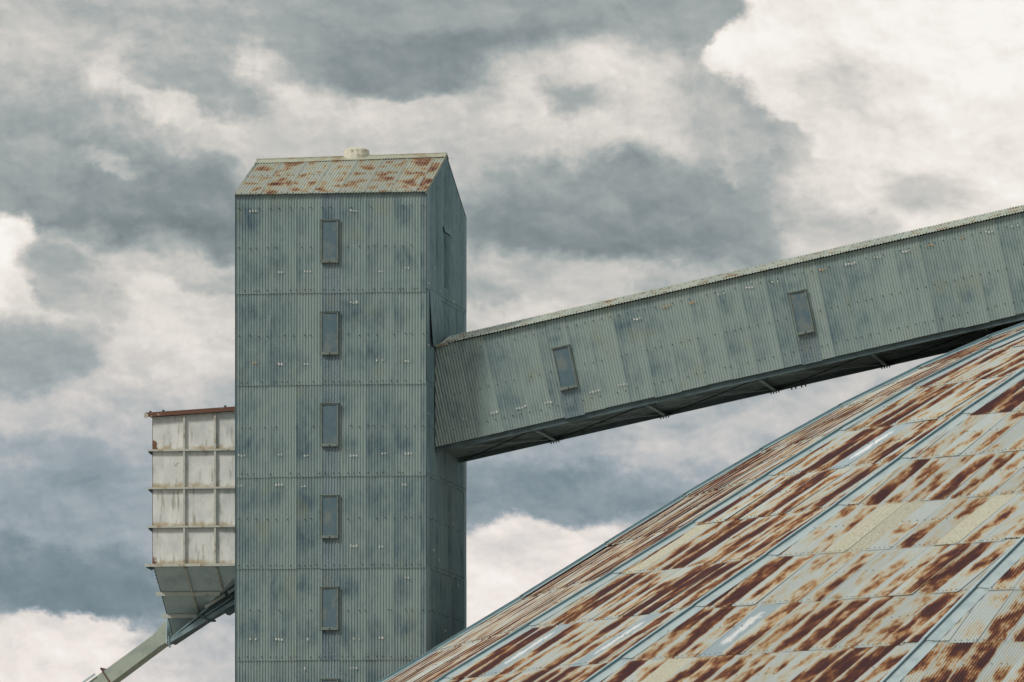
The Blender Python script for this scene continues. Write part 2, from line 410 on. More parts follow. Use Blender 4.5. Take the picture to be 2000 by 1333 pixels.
# ------------------------------------------------------------------ mesh builder
class MB:
    """collects pieces and links them as one mesh object"""
    def __init__(s):
        s.v = []; s.f = []; s.uv = []; s.sh = []; s.loc = []; s.mi = []; s.mats = []; s.nv = 0; s.sm = []
    def mat(s, m):
        if m not in s.mats: s.mats.append(m)
        return s.mats.index(m)
    def add(s, verts, faces, m, uv=None, sh=(0.5, 0.5, 0.5), loc=None, smooth=False):
        verts = np.asarray(verts, float)
        k = len(verts); i = s.mat(m)
        s.v.append(verts)
        s.uv.append(np.asarray(uv, float) if uv is not None else np.zeros((k, 2)))
        s.sh.append(np.tile(np.array(sh, float), (k, 1)))
        s.loc.append(np.asarray(loc, float) if loc is not None else np.full((k, 2), 0.5))
        for f in faces:
            s.f.append([a + s.nv for a in f]); s.mi.append(i); s.sm.append(smooth)
        s.nv += k
    def grid(s, Pt, m, uv, sh, loc):
        """Pt: (nr, nc, 3)"""
        nr, nc = Pt.shape[:2]
        a = np.arange(nr * nc).reshape(nr, nc)
        q = np.stack([a[:-1, :-1], a[:-1, 1:], a[1:, 1:], a[1:, :-1]], -1).reshape(-1, 4)
        s.add(Pt.reshape(-1, 3), q.tolist(), m, uv.reshape(-1, 2), sh, loc.reshape(-1, 2), smooth=True)
    def box(s, lo, hi, m, fr=None):
        x0, y0, z0 = lo; x1, y1, z1 = hi
        v = [(x0, y0, z0), (x1, y0, z0), (x1, y1, z0), (x0, y1, z0), (x0, y0, z1), (x1, y0, z1), (x1, y1, z1), (x0, y1, z1)]
        if fr: v = [fr(*q) for q in v]
        s.add(v, [(0, 3, 2, 1), (4, 5, 6, 7), (0, 1, 5, 4), (1, 2, 6, 5), (2, 3, 7, 6), (3, 0, 4, 7)], m)
    def prism(s, poly, h, m, d):
        """poly: list of 3-D points, extruded by vector d"""
        n = len(poly); v = [tuple(q) for q in poly] + [tuple(np.array(q) + np.array(d)) for q in poly]
        f = [tuple(range(n))[::-1], tuple(range(n, 2 * n))] + [(i, (i + 1) % n, n + (i + 1) % n, n + i) for i in range(n)]
        s.add(v, f, m)
    def bar(s, a, b, w, h, m, up=(0, 0, 1)):
        a = Vector(a); b = Vector(b); d = (b - a).normalized(); u = Vector(up)
        sd = d.cross(u).normalized(); u = sd.cross(d).normalized()
        v = []
        for c in (a, b):
            for (i, j) in ((-1, -1), (1, -1), (1, 1), (-1, 1)): v.append(tuple(c + sd * (i * w / 2) + u * (j * h / 2)))
        s.add(v, [(0, 3, 2, 1), (4, 5, 6, 7), (0, 1, 5, 4), (1, 2, 6, 5), (2, 3, 7, 6), (3, 0, 4, 7)], m)
    def stud(s, c, n, r, m, h=None):
        """hex screw head"""
        c = np.array(c, float); n = np.array(n, float); n /= np.linalg.norm(n)
        a = np.cross(n, (0.3, 0.2, 0.9)); a /= np.linalg.norm(a); b = np.cross(n, a)
        h = h or r * 0.9
        v = [c + r * (math.cos(k * math.pi / 3) * a + math.sin(k * math.pi / 3) * b) for k in range(6)]
        v += [q * 1.0 + n * h for q in v]
        s.add(v, [tuple(range(6, 12))] + [(k, (k + 1) % 6, 6 + (k + 1) % 6, 6 + k) for k in range(6)], m)
    def build(s, name, parent=None, loc=(0, 0, 0)):
        me = bpy.data.meshes.new(name)
        V = np.concatenate(s.v)
        me.from_pydata(V.tolist(), [], s.f)
        for mm in s.mats: me.materials.append(mm)
        me.polygons.foreach_set('material_index', s.mi)
        me.polygons.foreach_set('use_smooth', s.sm)
        li = np.empty(len(me.loops), int); me.loops.foreach_get('vertex_index', li)
        uvl = me.uv_layers.new(name='UVMap')
        uvl.data.foreach_set('uv', np.concatenate(s.uv)[li].ravel())
        a = me.attributes.new('sheet', 'FLOAT_VECTOR', 'POINT'); a.data.foreach_set('vector', np.concatenate(s.sh).ravel())
        L = np.concatenate(s.loc); L = np.hstack([L, np.zeros((len(L), 1))])
        a = me.attributes.new('loc', 'FLOAT_VECTOR', 'POINT'); a.data.foreach_set('vector', L.ravel())
        me.update()
        o = bpy.data.objects.new(name, me); sc.collection.objects.link(o)
        if parent is not None: o.parent = parent
        o.location = loc
        return o

def thing(name, label, cat, loc, rz=0.0, group=None):
    o = bpy.data.objects.new(name, None); sc.collection.objects.link(o)
    o.empty_display_size = 1.0
    o.location = loc; o.rotation_euler = (0, 0, rz)
    o['label'] = label; o['category'] = cat
    if group: o['group'] = group
    return o

PITCH, AMP, SHW = 0.0762, 0.0128, 0.6858
def corr(u): return AMP * np.cos(2 * np.pi * u / PITCH)

def csheet(mb, O, U, V, N, u0, u1, v0, v1, m, lift0=0.0, lift1=0.0, sidelift=0.0, nr=3, rnd=None, top=None, seg=8, warp=0.0):
    """corrugated sheet; O origin, U across, V along, N out; u,v in metres from O.  top(u): upper end per column"""
    O, U, V, N = (np.array(q, float) for q in (O, U, V, N))
    nc = max(2, int(round((u1 - u0) / PITCH * seg)))
    u = np.linspace(u0, u1, nc + 1)
    if rnd is None: rnd = rs.rand(3)
    vt = np.full_like(u, v1) if top is None else np.minimum(v1, np.array([top(x) for x in u]))
    keep = vt > v0 + 0.004
    if keep.sum() < 2: return
    i0, i1 = np.where(keep)[0][[0, -1]]
    u = u[i0:i1 + 1]; vt = vt[i0:i1 + 1]
    w = np.linspace(0, 1, nr)[:, None]
    vv = v0 + (vt[None, :] - v0) * w
    uu = np.repeat(u[None, :], nr, 0)
    frac = (vv - v0) / (v1 - v0)
    n = corr(uu) + lift0 * (1 - frac) + lift1 * frac
    s01 = (uu - u0) / (u1 - u0)
    n = n + sidelift * np.clip((s01 - 0.86) / 0.14, 0, 1) ** 1
    if warp: n = n + warp * np.sin(uu * (3 + 4 * rnd[0]) + rnd[1] * 9) * np.sin(vv * (2 + 3 * rnd[2]) + rnd[0] * 7)
    Pt = O + uu[..., None] * U + vv[..., None] * V + n[..., None] * N
    mb.grid(Pt, m, np.stack([uu, vv], -1), rnd, np.stack([s01, frac], -1))

def label_patch(mb, O, U, V, N, u, v, m, w=0.21, h=0.07):
    O, U, V, N = (np.array(q, float) for q in (O, U, V, N))
    # only the crests carry paint: one small strip per rib
    k0 = math.ceil((u - w / 2) / PITCH); k1 = math.floor((u + w / 2) / PITCH)
    for k in range(k0, k1 + 1):
        uc = k * PITCH; hh = h * random.uniform(0.5, 1.0); ww = random.uniform(0.015, 0.027); dv = random.uniform(-0.012, 0.012)
        if random.random() < 0.06: continue
        us = np.linspace(uc - ww, uc + ww, 5); vs = np.array([v + dv - hh / 2, v + dv + hh / 2])
        uu, vv = np.meshgrid(us, vs)
        Pt = O + uu[..., None] * U + vv[..., None] * V + (corr(uu) + 0.027)[..., None] * N
        mb.grid(Pt, m, np.stack([uu, vv], -1), rs.rand(3), np.stack([uu * 0 + .5, vv * 0 + .5], -1))

# ------------------------------------------------------------------ ground
mb = MB(); mb.add([(-3000, -2000, 0), (3000, -2000, 0), (3000, 5000, 0), (-3000, 5000, 0)], [(0, 1, 2, 3)], M['ground'])
g = mb.build('ground'); g['kind'] = 'structure'

# ------------------------------------------------------------------ shared site frame
YAW = math.atan(0.15207)                       # the works stand turned 8.6 degrees to the line of sight
C0 = np.array([-2.24, 200.0, 0.0])             # the tower's near right corner on the ground
UA = np.array([math.cos(YAW), -math.sin(YAW), 0]); WA = np.array([math.sin(YAW), math.cos(YAW), 0])
def site(p, q, z): return C0 + p * UA + q * WA + np.array([0, 0, z])
def px2pz(x, y, q):
    """bearing/height -> (p, z) on the upright plane at depth q of the site"""
    k = (x - 1000) / F; O = C0 + q * WA
    p = (k * O[1] - O[0]) / (UA[0] - k * UA[1])
    Y = O[1] + p * UA[1]
    return p, CAMZ + (HOR - y) * Y / F

# ================================================================== TOWER
TW, TD = 5.03, 6.57
tower = thing('elevator_tower', 'tall narrow tower clad in blue-grey corrugated sheets with rusty gable roof and column of windows', 'tower', tuple(C0), -YAW)
EAVE = 23.40; RID = 24.70
SEAMS = [11.27 + 2.395 * k for k in range(-5, 6)]
rows = [(-0.0 if k == 0 else SEAMS[k - 1], SEAMS[k]) for k in range(0, 0)]
zb = [0.0] + [z for z in SEAMS if z < 23.0 and z > 0.3] + [99.0]

def wall_rows(mb, O, U, N, cols, topf, m, ztop, special=None, dents=0.002, order=1):
    """cols: list of (u0,u1); rows lapped like shingles, upper row over lower row"""
    for ri in range(len(zb) - 1):
        z0, z1 = zb[ri], min(zb[ri + 1], ztop)
        for ci, (u0, u1) in enumerate(cols):
            mm = m
            if special and special(ci): mm = M['strip']
            lo = z0 - (0.09 if ri else 0) + random.uniform(-.010, .010) * (ri > 0)
            csheet(mb, O, U, (0, 0, 1), N, u0, u1 + 0.03, lo, z1 + 0.02, mm, lift0=0.017, lift1=0.0,
                   sidelift=0.006 if ci % 2 else 0.003, nr=5, top=topf, warp=dents)

def screws(mb, O, U, N, ulist, z, jit=0.012):
    O = np.array(O, float); U = np.array(U, float)
    for u in ulist:
        if random.random() < .13: continue
        u = u + random.uniform(-.05, .05)
        uu = round(u / PITCH) * PITCH
        mb.stud(O + uu * U + np.array([0, 0, z + random.uniform(-jit, jit)]) + np.array(N) * (AMP + 0.008), N, 0.017, M['screw'], 0.014)

def ppx(x): return (x - 832) / 371 * TW
# front wall (local frame: x = p, y = q)
fcols = [(-TW, ppx(525)), (ppx(525), ppx(577)), (ppx(577), ppx(627)), (ppx(627), ppx(661)), (ppx(661), ppx(714)),
         (ppx(714), ppx(767)), (ppx(767), ppx(820)), (ppx(820), -0.03)]
mb = MB()
wall_rows(mb, (0, 0, 0), (1, 0, 0), (0, -1, 0), fcols, lambda u: EAVE, M['wall'], EAVE, special=lambda c: c == 3)
for z in zb[1:-1]:
    screws(mb, (0, 0, 0), (1, 0, 0), (0, -1, 0), np.arange(-TW + .1, -.05, 0.19), z + 0.0)
    for zz in (z - 1.18,):
        screws(mb, (0, 0, 0), (1, 0, 0), (0, -1, 0), [u for u in np.arange(-TW + .12, -.05, 0.24) if abs(u + 2.535) > .3], zz, 0.02)
screws(mb, (0, 0, 0), (1, 0, 0), (0, -1, 0), np.arange(-TW + .1, -.05, 0.27), 23.0)
screws(mb, (0, 0, 0), (1, 0, 0), (0, -1, 0), [u for u in np.arange(-TW + .1, -.05, 0.24) if abs(u + 2.535) > .3], 21.97)
LBL = [(494, 413, 0), (690, 412, 0), (547, 533, 0), (600, 531, 0), (743, 531, 0), (795, 524, 0), (689, 591, 0), (497, 710, 1), (547, 712, 0),
       (598, 712, 0), (742, 704, 0), (796, 706, 0), (473, 890, 0), (548, 889, 0), (601, 891, 0), (692, 890, 0), (748, 886, 0), (798, 887, 0),
       (470, 950, 0), (547, 948, 0), (595, 950, 0), (794, 947, 0), (693, 1067, 0), (746, 1068, 0), (794, 1129, 0), (495, 1249, 0), (547, 1249, 0),
       (601, 1249, 0), (696, 1248, 0), (745, 1246, 0), (595, 1307, 0), (690, 1305, 0)]
for x, y, k in LBL:
    u, z = px2pz(x, y, 0)
    label_patch(mb, (0, 0, 0), (1, 0, 0), (0, 0, 1), (0, -1, 0), u, z, M['label_rust' if k else 'label'], w=random.uniform(.13, .26), h=random.uniform(.045, .08))
mb.build('wall', tower)['label'] = 'front wall of the tower with the column of windows'

def gz(q): return EAVE + (RID - EAVE - 0.04) * (1 - abs(q - TD / 2) / (TD / 2))
scols = [(i * SHW, min((i + 1) * SHW, TD)) for i in range(10) if i * SHW < TD - 0.05]
mb = MB()
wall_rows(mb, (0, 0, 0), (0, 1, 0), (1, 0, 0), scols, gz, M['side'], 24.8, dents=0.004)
for z in zb[1:-1]:
    screws(mb, (0, 0, 0), (0, 1, 0), (1, 0, 0), np.arange(.1, TD, 0.3), z)
    screws(mb, (0, 0, 0), (0, 1, 0), (1, 0, 0), np.arange(.15, TD, 0.38), z - 1.18, 0.03)
for q, z in ((.6, 21.2), (2.1, 21.0), (1.2, 21.5), (4.4, 20.9), (1.1, 14.1), (2.0, 13.9), (4.2, 13.6), (5.2, 13.4), (4.3, 15.0), (3.0, 12.1), (4.3, 12.0), (.25, 16.1), (.25, 17.6), (.3, 21.0), (.3, 19.4), (1.3, 10.4)):
    label_patch(mb, (0, 0, 0), (0, 1, 0), (0, 0, 1), (1, 0, 0), q, z, M['label'], w=0.16, h=0.06)
mb.build('wall', tower)
mb = MB()
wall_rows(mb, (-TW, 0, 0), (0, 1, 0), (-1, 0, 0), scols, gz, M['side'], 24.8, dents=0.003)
mb.build('wall', tower)
mb = MB()
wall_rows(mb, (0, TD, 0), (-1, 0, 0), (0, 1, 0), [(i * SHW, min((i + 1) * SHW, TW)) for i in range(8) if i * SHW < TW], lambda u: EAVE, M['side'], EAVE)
mb.build('wall', tower)
# solid lining behind the sheets so no light leaks through the laps
mb = MB(); e = 0.03
mb.box((-TW + e, e, 0), (-e, TD - e, EAVE - .03), M['black'])
mb.prism([(-TW + e, e, EAVE - .03), (-TW + e, TD - e, EAVE - .03), (-TW + e, TD / 2, RID - .14)], 0, M['black'], (TW - 2 * e, 0, 0))
mb.build('light_block_lining', tower)
# corner flashings
for (x, y) in ((0, 0), (0, TD), (-TW, 0), (-TW, TD)):
    mb = MB(); sx = -1 if x == 0 else 1; sy = 1 if y == 0 else -1
    ox = x - sx * 0.022; oy = y - sy * 0.022
    for k in range(len(zb) - 1):
        z0, z1 = zb[k], min(zb[k + 1], EAVE - .01)
        d = 0.003 * (k % 2)
        if z0 >= z1: continue
        if y: mb.box((min(ox, ox + sx * .13), oy - .003 - d, z0), (max(ox, ox + sx * .13), oy + .003 + d, z1 - .004), M['side' if y else 'wall'])
        mb.box((ox - .003 - d, min(oy, oy + sy * .42) + (0.0035 if sy > 0 else 0), z0), (ox + .003 + d, max(oy, oy + sy * .42) - (0.0035 if sy < 0 else 0), z1 - .004), M['side'])
    mb.build('corner_flashing', tower)
# closed hatch high on the right wall
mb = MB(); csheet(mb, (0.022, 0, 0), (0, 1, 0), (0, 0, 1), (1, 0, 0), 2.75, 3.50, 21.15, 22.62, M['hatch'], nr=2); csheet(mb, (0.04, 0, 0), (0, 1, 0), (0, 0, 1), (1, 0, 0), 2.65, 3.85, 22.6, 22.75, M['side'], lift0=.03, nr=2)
mb.build('hatch', tower)
# loose sheet curling off the right wall above the gallery
mb = MB()
nr, nc = 14, 40; qq = np.linspace(.42, 2.05, nc)[None, :].repeat(nr, 0); w = np.linspace(0, 1, nr)[:, None].repeat(nc, 1)
zz = 19.42 + (20.86 - 19.42) * w
xx = 0.05 + corr(qq) + 0.07 * (1 - w) ** 1.5 * np.clip(1 - (qq - .42) / .9, 0, 1)
mb.grid(np.stack([xx, qq + (1 - w) * .12 * np.clip(1 - (qq - .42) / .5, 0, 1), zz], -1), M['side'], np.stack([qq, zz], -1), rs.rand(3), np.stack([qq * 0 + .5, w], -1))
mb.build('loose_sheet', tower)['label'] = 'wall sheet curling away beside the gallery roof'

# windows on the tower
def make_window(parent, cx, cz, fr, rng, name='window'):
    """fr(x, out, z) -> local point; frame 0.46 x 1.12 standing 9 cm proud"""
    W, H, T = 0.46, 1.12, 0.030
    mb = MB(); w2, h2 = W / 2, H / 2
    o0, o1 = -0.01, 0.085
    f = lambda x, y, z: fr(cx + x, y, cz + z)
    mb.box((-w2, o0, -h2), (-w2 + T, o1, h2), M['frame'], f)
    mb.box((w2 - T, o0, -h2), (w2, o1, h2), M['frame'], f)
    mb.box((-w2 + T, o0, h2 - T), (w2 - T, o1, h2), M['frame'], f)
    mb.box((-w2 + T, o0, -h2), (w2 - T, o1 + .006, -h2 + .07), M['frame'], f)
    mb.box((-w2 - .02, o0, h2), (w2 + .02, o1 + .015, h2 + .012), M['frame'], f)
    mb.box((-.012, o1 + .006, -h2 + .01), (.012, o1 + .02, -h2 + .05), M['screw'], f)
    wn = mb.build(name, parent)
    mb = MB(); n = 5
    # a slightly buckled pane
    X = np.linspace(-w2 + T + .001, w2 - T - .001, n); Z = np.linspace(-h2 + .071, h2 - T - .001, n * 2)
    XX, ZZ = np.meshgrid(X, Z); YY = 0.062 + 0.0025 * rng.randn(*XX.shape) + rng.uniform(-.004, .004) * XX / w2
    Pt = np.array([f(a, b, c) for a, b, c in zip(XX.ravel(), YY.ravel(), ZZ.ravel())]).reshape(XX.shape + (3,))
    mb.grid(Pt, M['glass'], np.stack([XX, ZZ], -1), rng.rand(3), np.stack([XX * 0, ZZ * 0], -1))
    mb.build('pane', wn)
    return wn
wr = np.random.RandomState(3)
for k in range(0, 9):
    make_window(tower, -2.535, 22.11 - 2.395 * k, lambda x, o, z: (x, -o - 0.012, z), wr)

# tower roof
mb = MB(); OV = 0.09
hd = TD / 2 + OV; rise = (RID - EAVE) * hd / (TD / 2); SL = math.hypot(hd, rise)
V1 = np.array((0, hd, rise)) / SL; N1 = np.cross((1, 0, 0), V1)
Ob = np.array((0, -OV, RID - rise))
tilt = -0.075                                # the ridge sags a little to the left
i = 0; u = -TW - 0.06
while u < 0.0:
    u1 = min(u + SHW, 0.02)
    csheet(mb, Ob, (1, 0, 0), V1, N1, u, u1 + .035 * (u1 < 0), 0, SL, M['roof'], lift0=0.004, lift1=0.0, sidelift=0.012, nr=4, warp=0.003)
    for vv in (0.06, SL * .52):
        for uu in np.arange(u + .05, u1, .19):
            mb.stud(Ob + np.array((round(uu / PITCH) * PITCH, 0, 0)) + V1 * (vv + random.uniform(-.02, .02)) + N1 * (AMP + .006), N1, 0.014, M['screw'])
    u = u1 + 1e-6
def sag(me):
    for v in me.vertices:
        f = (v.co.y + OV) / hd; f = min(f, 2 - f)
        v.co.z += tilt * (-v.co.x / TW) * max(0, f)
ro = mb.build('roof', tower); sag(ro.data)
mb = MB()
V2 = np.array((0, -hd, rise)) / SL; N2 = np.cross((-1, 0, 0), V2); Ob2 = np.array((-TW, TD + OV, RID - rise))
u = -0.02
while u < TW + .06:
    u1 = min(u + SHW, TW + .06)
    csheet(mb, Ob2, (-1, 0, 0), V2, N2, u - TW, u1 - TW, 0, SL, M['roof'], nr=2) ; u = u1 + 1e-6
ro = mb.build('roof', tower); sag(ro.data)
mb = MB()                                    # rake board on the right gable
for s_ in (0, 1):
    a = Ob if s_ == 0 else np.array((0, TD + OV, RID - rise)); b = np.array((0, TD / 2, RID))
    mb.bar(a + (0.012, 0, -.03), b + (0.012, 0, -.03), 0.02, 0.05, M['steel' if s_ else 'ridge'])
mb.build('rake_board', tower)
mb = MB()                                    # ridge cap: two wings and a roll
for s_ in (1, -1):
    for k in range(3):
        x0 = -TW - .07 + k * (TW + .1) / 3; x1 = x0 + (TW + .1) / 3 - .002
        d = 0.004 * k
        za = RID + .03 + tilt * (-x0 / TW) + d; zc = RID + .03 + tilt * (-x1 / TW) + d
        wy = .30; dzz = wy * rise / hd
        y0 = TD / 2; y1 = TD / 2 - s_ * wy
        v = [(x0, y1, za - dzz), (x1, y1, zc - dzz), (x1, y0, zc), (x0, y0, za)]
        v += [(a, b, c - .012) for a, b, c in v]
        mb.add(v, [(0, 1, 2, 3), (7, 6, 5, 4), (0, 4, 5, 1), (1, 5, 6, 2), (3, 7, 4, 0)], M['ridge'])
mb.bar((-TW - .07, TD / 2, RID + .035 + tilt), (.03, TD / 2, RID + .04), .05, .03, M['ridge'])
mb.build('ridge_cap', tower)
# ridge ventilator
pv, zv = px2pz(694.5, 289, TD / 2)
mb = MB(); rings = [(0.38, RID - .34), (0.355, RID + .03), (0.325, zv - .045), (0.20, zv + .005)]
n = 16; v = []; f = []
for r_, z in rings:
    for k in range(n):
        a = 2 * math.pi * (k + .5) / n; v.append((pv + r_ * math.cos(a), TD / 2 + .14 + r_ * math.sin(a), z))
for j in range(len(rings) - 1):
    for k in range(n): f.append((j * n + k, j * n + (k + 1) % n, (j + 1) * n + (k + 1) % n, (j + 1) * n + k))
f.append(tuple(range((len(rings) - 1) * n, len(rings) * n)))
mb.add(v, f, M['vent'])
for k in range(n):                           # moulded upright ribs
    a = 2 * math.pi * (k + .5) / n
    p0 = (pv + .388 * math.cos(a), TD / 2 + .14 + .388 * math.sin(a), RID - .3); p1 = (pv + .322 * math.cos(a), TD / 2 + .14 + .322 * math.sin(a), zv - .055)
    mb.bar(p0, p1, .014, .014, M['vent'], up=(math.cos(a), math.sin(a), 0))
    if k % 2: mb.stud((pv + .25 * math.cos(a), TD / 2 + .14 + .25 * math.sin(a), zv - .03), (math.cos(a), math.sin(a), .8), .008, M['screw'])
    else: mb.stud((pv + .335 * math.cos(a), TD / 2 + .14 + .335 * math.sin(a), zv - .09), (math.cos(a), math.sin(a), .2), .008, M['screw'])
vo = mb.build('roof_vent', tower); vo['label'] = 'small pale round ventilator on the ridge'

# ================================================================== CONVEYOR GALLERY
TH = math.atan(0.2125); ct, st = math.cos(TH), math.sin(TH)
Q0, GW, GH, Z0 = 1.247, 3.92, 2.54, 16.83
gal = thing('conveyor_gallery', 'long sloping corrugated conveyor gallery running from the tower up over the rusty dome', 'conveyor bridge', tuple(site(0, Q0, 0)), -YAW)
def gf(s_, q, n): return np.array((s_ * ct - n * st, q, Z0 + s_ * st + n * ct))
S0, S1 = 0.02, 30.6
GU = np.array((ct, 0, st)); GN = np.array((-st, 0, ct))
def smin(n): return n * st / ct + 0.045      # the near end is cut plumb against the tower
def gwall(q, sgn):
    mb = MB(); s_ = -0.2; i = 0
    O = gf(0, q, 0); Nn = (0, sgn, 0)
    while s_ < S1:
        s1 = min(s_ + SHW, S1)
        # cut plumb where the sheet runs into the tower
        top = (lambda u: max((u - .045) * ct / st, 0)) if s_ < 0.7 else None
        win = any(abs((s_ + s1) / 2 - c) < .36 for c in (3.817, 10.19))
        mm = M['gal']
        csheet(mb, O, GU, GN, Nn, s_, s1 + .03, -0.02 + random.uniform(-.012, .012) - (0.0 if i % 3 else .012), GH, mm,
               lift0=.006, sidelift=0.005 + .004 * (i % 2), nr=5, top=top, warp=0.003)
        s_ = s1; i += 1
    for n_ in (0.32, 1.22, 2.28):
        for s_ in np.arange(.35, S1, .235):
            if s_ < smin(n_) or (any(abs(s_ - c) < .3 for c in (3.817, 10.19)) and n_ == 1.22): continue
            if random.random() < .12: continue
            k = round((s_ + random.uniform(-.03, .03)) / PITCH) * PITCH
            mb.stud(gf(k, q, n_ + random.uniform(-.012, .012)) + np.array(Nn) * (AMP + .004), Nn, .016, M['screw'], .013)
    if sgn < 0:
        for x, y, k in [(911, 818, 0), (964, 807, 0), (1018, 796, 0), (1071, 787, 0), (1162, 765, 0), (1217, 752, 0), (1244, 624, 0), (1300, 599, 1), (1356, 590, 1),
                        (1408, 575, 0), (1462, 562, 0), (1514, 551, 0), (1606, 527, 1), (1661, 516, 0), (1713, 502, 0), (1769, 491, 0), (1817, 479, 1), (1876, 466, 1), (1931, 453, 0), (1983, 441, 0)]:
            t_, z = px2pz(x, y, Q0); d = z - Z0
            label_patch(mb, O, GU, GN, Nn, t_ * ct + d * st, -t_ * st + d * ct, M['label_rust' if k else 'label'], w=.24, h=.06)
    # recut infill strips above and below each window
    for c in (3.817, 10.19):
        csheet(mb, O + np.array(Nn) * .014, GU, GN, Nn, c - .27, c + .27, -.06, .70, M['strip'], nr=2)
        csheet(mb, O + np.array(Nn) * .014, GU, GN, Nn, c - .27, c + .27, 1.82, GH, M['gal'], nr=2)
    return mb.build('wall', gal)
gwall(0, -1); gwall(GW, 1)
for c, n_ in ((3.817, 1.237), (10.19, 1.276)):
    make_window(gal, c, n_, lambda x, o, z: gf(x, -o - .014, z), wr)
mb = MB()  # unseen solid lining that stops light leaking through the gallery sheets
mb.add([gf(s_, q, n) for n in (0.03, GH - .02) for s_, q in ((S0 + n * .21 + .05, .03), (S1 - .03, .03), (S1 - .03, GW - .03), (S0 + n * .21 + .05, GW - .03))],
       [(0, 3, 2, 1), (4, 5, 6, 7), (0, 1, 5, 4), (1, 2, 6, 5), (2, 3, 7, 6), (3, 0, 4, 7)], M['black'])
mb.build('light_block_lining', gal)
mb = MB()                                     # far end wall
csheet(mb, gf(S1, GW, 0), (0, -1, 0), GN, GU, 0, GW, 0, GH + .1, M['gal'], nr=2); mb.build('end_wall', gal)
# gallery roof: shallow gable of corrugated sheets
mb = MB(); OVg = .10; rg = 0.41; hw = GW / 2 + OVg; SLg = math.hypot(hw, rg)
for sgn, q in ((1, -OVg), (-1, GW + OVg)):
    Vr = (sgn * hw * np.array((0, 1, 0)) + rg * GN) / SLg; Nr = np.cross(GU, Vr) * sgn
    s_ = 0.62 if sgn else 0; i = 0
    s_ = smin(GH) + .12
    while s_ < S1 + .1:
        s1 = min(s_ + SHW, S1 + .1)
        csheet(mb, gf(0, q, GH + .02), GU, Vr, Nr, s_, s1 + .03, 0, SLg, M['groof'], sidelift=.007, nr=3, warp=0.002)
        s_ = s1; i += 1
    if sgn > 0:
        for uu in np.arange(.9, S1, .235):
            mb.stud(gf(round(uu / PITCH) * PITCH, q, GH + .02) + Vr * .12 + Nr * (AMP + .004), Nr, .015, M['screw'])
            mb.stud(gf(round(uu / PITCH) * PITCH, q, GH + .02) + Vr * 1.4 + Nr * (AMP + .004), Nr, .015, M['screw'])
mb.build('roof', gal)
mb = MB()                                     # eave flashing where the roof meets the tower
mb.bar(gf(smin(GH) + .02, -.10, GH + .0), gf(smin(GH) + .36, -.10, GH + .0), .03, .045, M['ridge'])
Pq = [gf(smin(GH) + .02, -.10, GH + .03), gf(smin(GH) + .36, -.10, GH + .03), gf(smin(GH) + .5, 1.3, GH + .27), gf(smin(GH) + .02, 1.3, GH + .25)]
mb.add(Pq + [q - GN * .01 for q in Pq], [(0, 1, 2, 3), (7, 6, 5, 4), (0, 4, 5, 1), (1, 5, 6, 2)], M['ridge'])
mb.build('eave_flashing', gal)
# floor and steelwork below
NODE = [-0.29 + 2.95 * k for k in range(0, 11)]
mb = MB()
mb.box((S0, .06, -.03), (S1, GW - .06, 0.0), M['floor'], gf)
for k in range(8): mb.box((S0, .35 + k * .46, -.05), (S1, .41 + k * .46, -.031), M['floor'], gf)
mb.build('floor', gal)
for q in (0.06, GW - .14):                    # edge channels
    mb = MB()
    mb.box((S0, q, -.17), (S1, q + .012, -.032), M['steel'], gf)
    mb.box((S0, q + .013, -.17), (S1, q + .12, -.158), M['steel'], gf)
    if q < 1:
        for s_ in NODE[1:]:
            for k in (-.16, -.08, .06, .14, .22): mb.stud(gf(s_ / ct + k - .02, q + .05, -.17), -GN, .02, M['screw'], .04)
    else:
        for s_ in NODE[1:]:
            for k in (-.12, -.05, .02, .09): mb.stud(gf(s_ / ct + k - .04, q + .09, -.17), -GN, .018, M['screw'], .045)
        for k in (.55, .66, .82, .93): mb.stud(gf(8.454 / ct + k - .04, q + .09, -.17), -GN, .02, M['screw'], .05)
    mb.build('edge_beam', gal)
for i, tn in enumerate(NODE):
    s_ = tn / ct - .035
    if s_ < .1: continue
    mb = MB()
    mb.box((s_ - .045, .14, -.162), (s_ + .045, GW - .14, -.150), M['trough'], gf)
    mb.box((s_ - .006, .14, -.149), (s_ + .006, GW - .14, -.052), M['steel'], gf)
    mb.build('cross_beam', gal)
    for q0 in (.05, GW - .3):
        mb = MB(); mb.box((s_ - .2, q0 + .02, -.180), (s_ + .22, q0 + .23, -.172), M['steel'], gf)
        mb.build('gusset_plate', gal)
for i in range(len(NODE) - 1):
    a, b = NODE[i] / ct, NODE[i + 1] / ct
    a = max(a, .1)
    if b > S1: break
    mb = MB(); mb.bar(gf(a + .1, .2, -.115), gf(b - .1, GW - .2, -.115), .09, .014, M['trough'], up=GN); mb.build('brace', gal)
    mb = MB(); mb.bar(gf(b - .1, .2, -.135), gf(a + .1, GW - .2, -.135), .05, .02, M['black'], up=GN); mb.build('brace', gal)

# ================================================================== DOME
RR = [31.5, 29.28, 27.03, 24.84, 22.83, 20.86, 18.82, 16.80, 15.00]
ZZ = [8.5, 9.79, 11.08, 12.36, 13.57, 14.74, 15.88, 16.88, 17.66]
ZZ = [z + CAMZ for z in ZZ]
ZOFF = {0: 0.0, 1: -.05, 2: .0, 3: .10, 4: .11, 5: .06}
for k in range(3): RR.insert(0, RR[0] + 2.19); ZZ.insert(0, ZZ[0] - 1.28)
for a in (20.5, 18, 15.5, 13, 10.5, 8): RR.append(RR[-1] - 2.28 * math.cos(R(a))); ZZ.append(ZZ[-1] + 2.28 * math.sin(R(a)))
RR = np.array(RR); ZZ = np.array(ZZ)
cxd = C0 + 29.356 * UA + 3.2 * WA
dome = thing('storage_dome', 'huge shallow round roof of rust-streaked corrugated sheets with pale radial ribs', 'storage dome', (cxd[0], cxd[1], 0), 0)
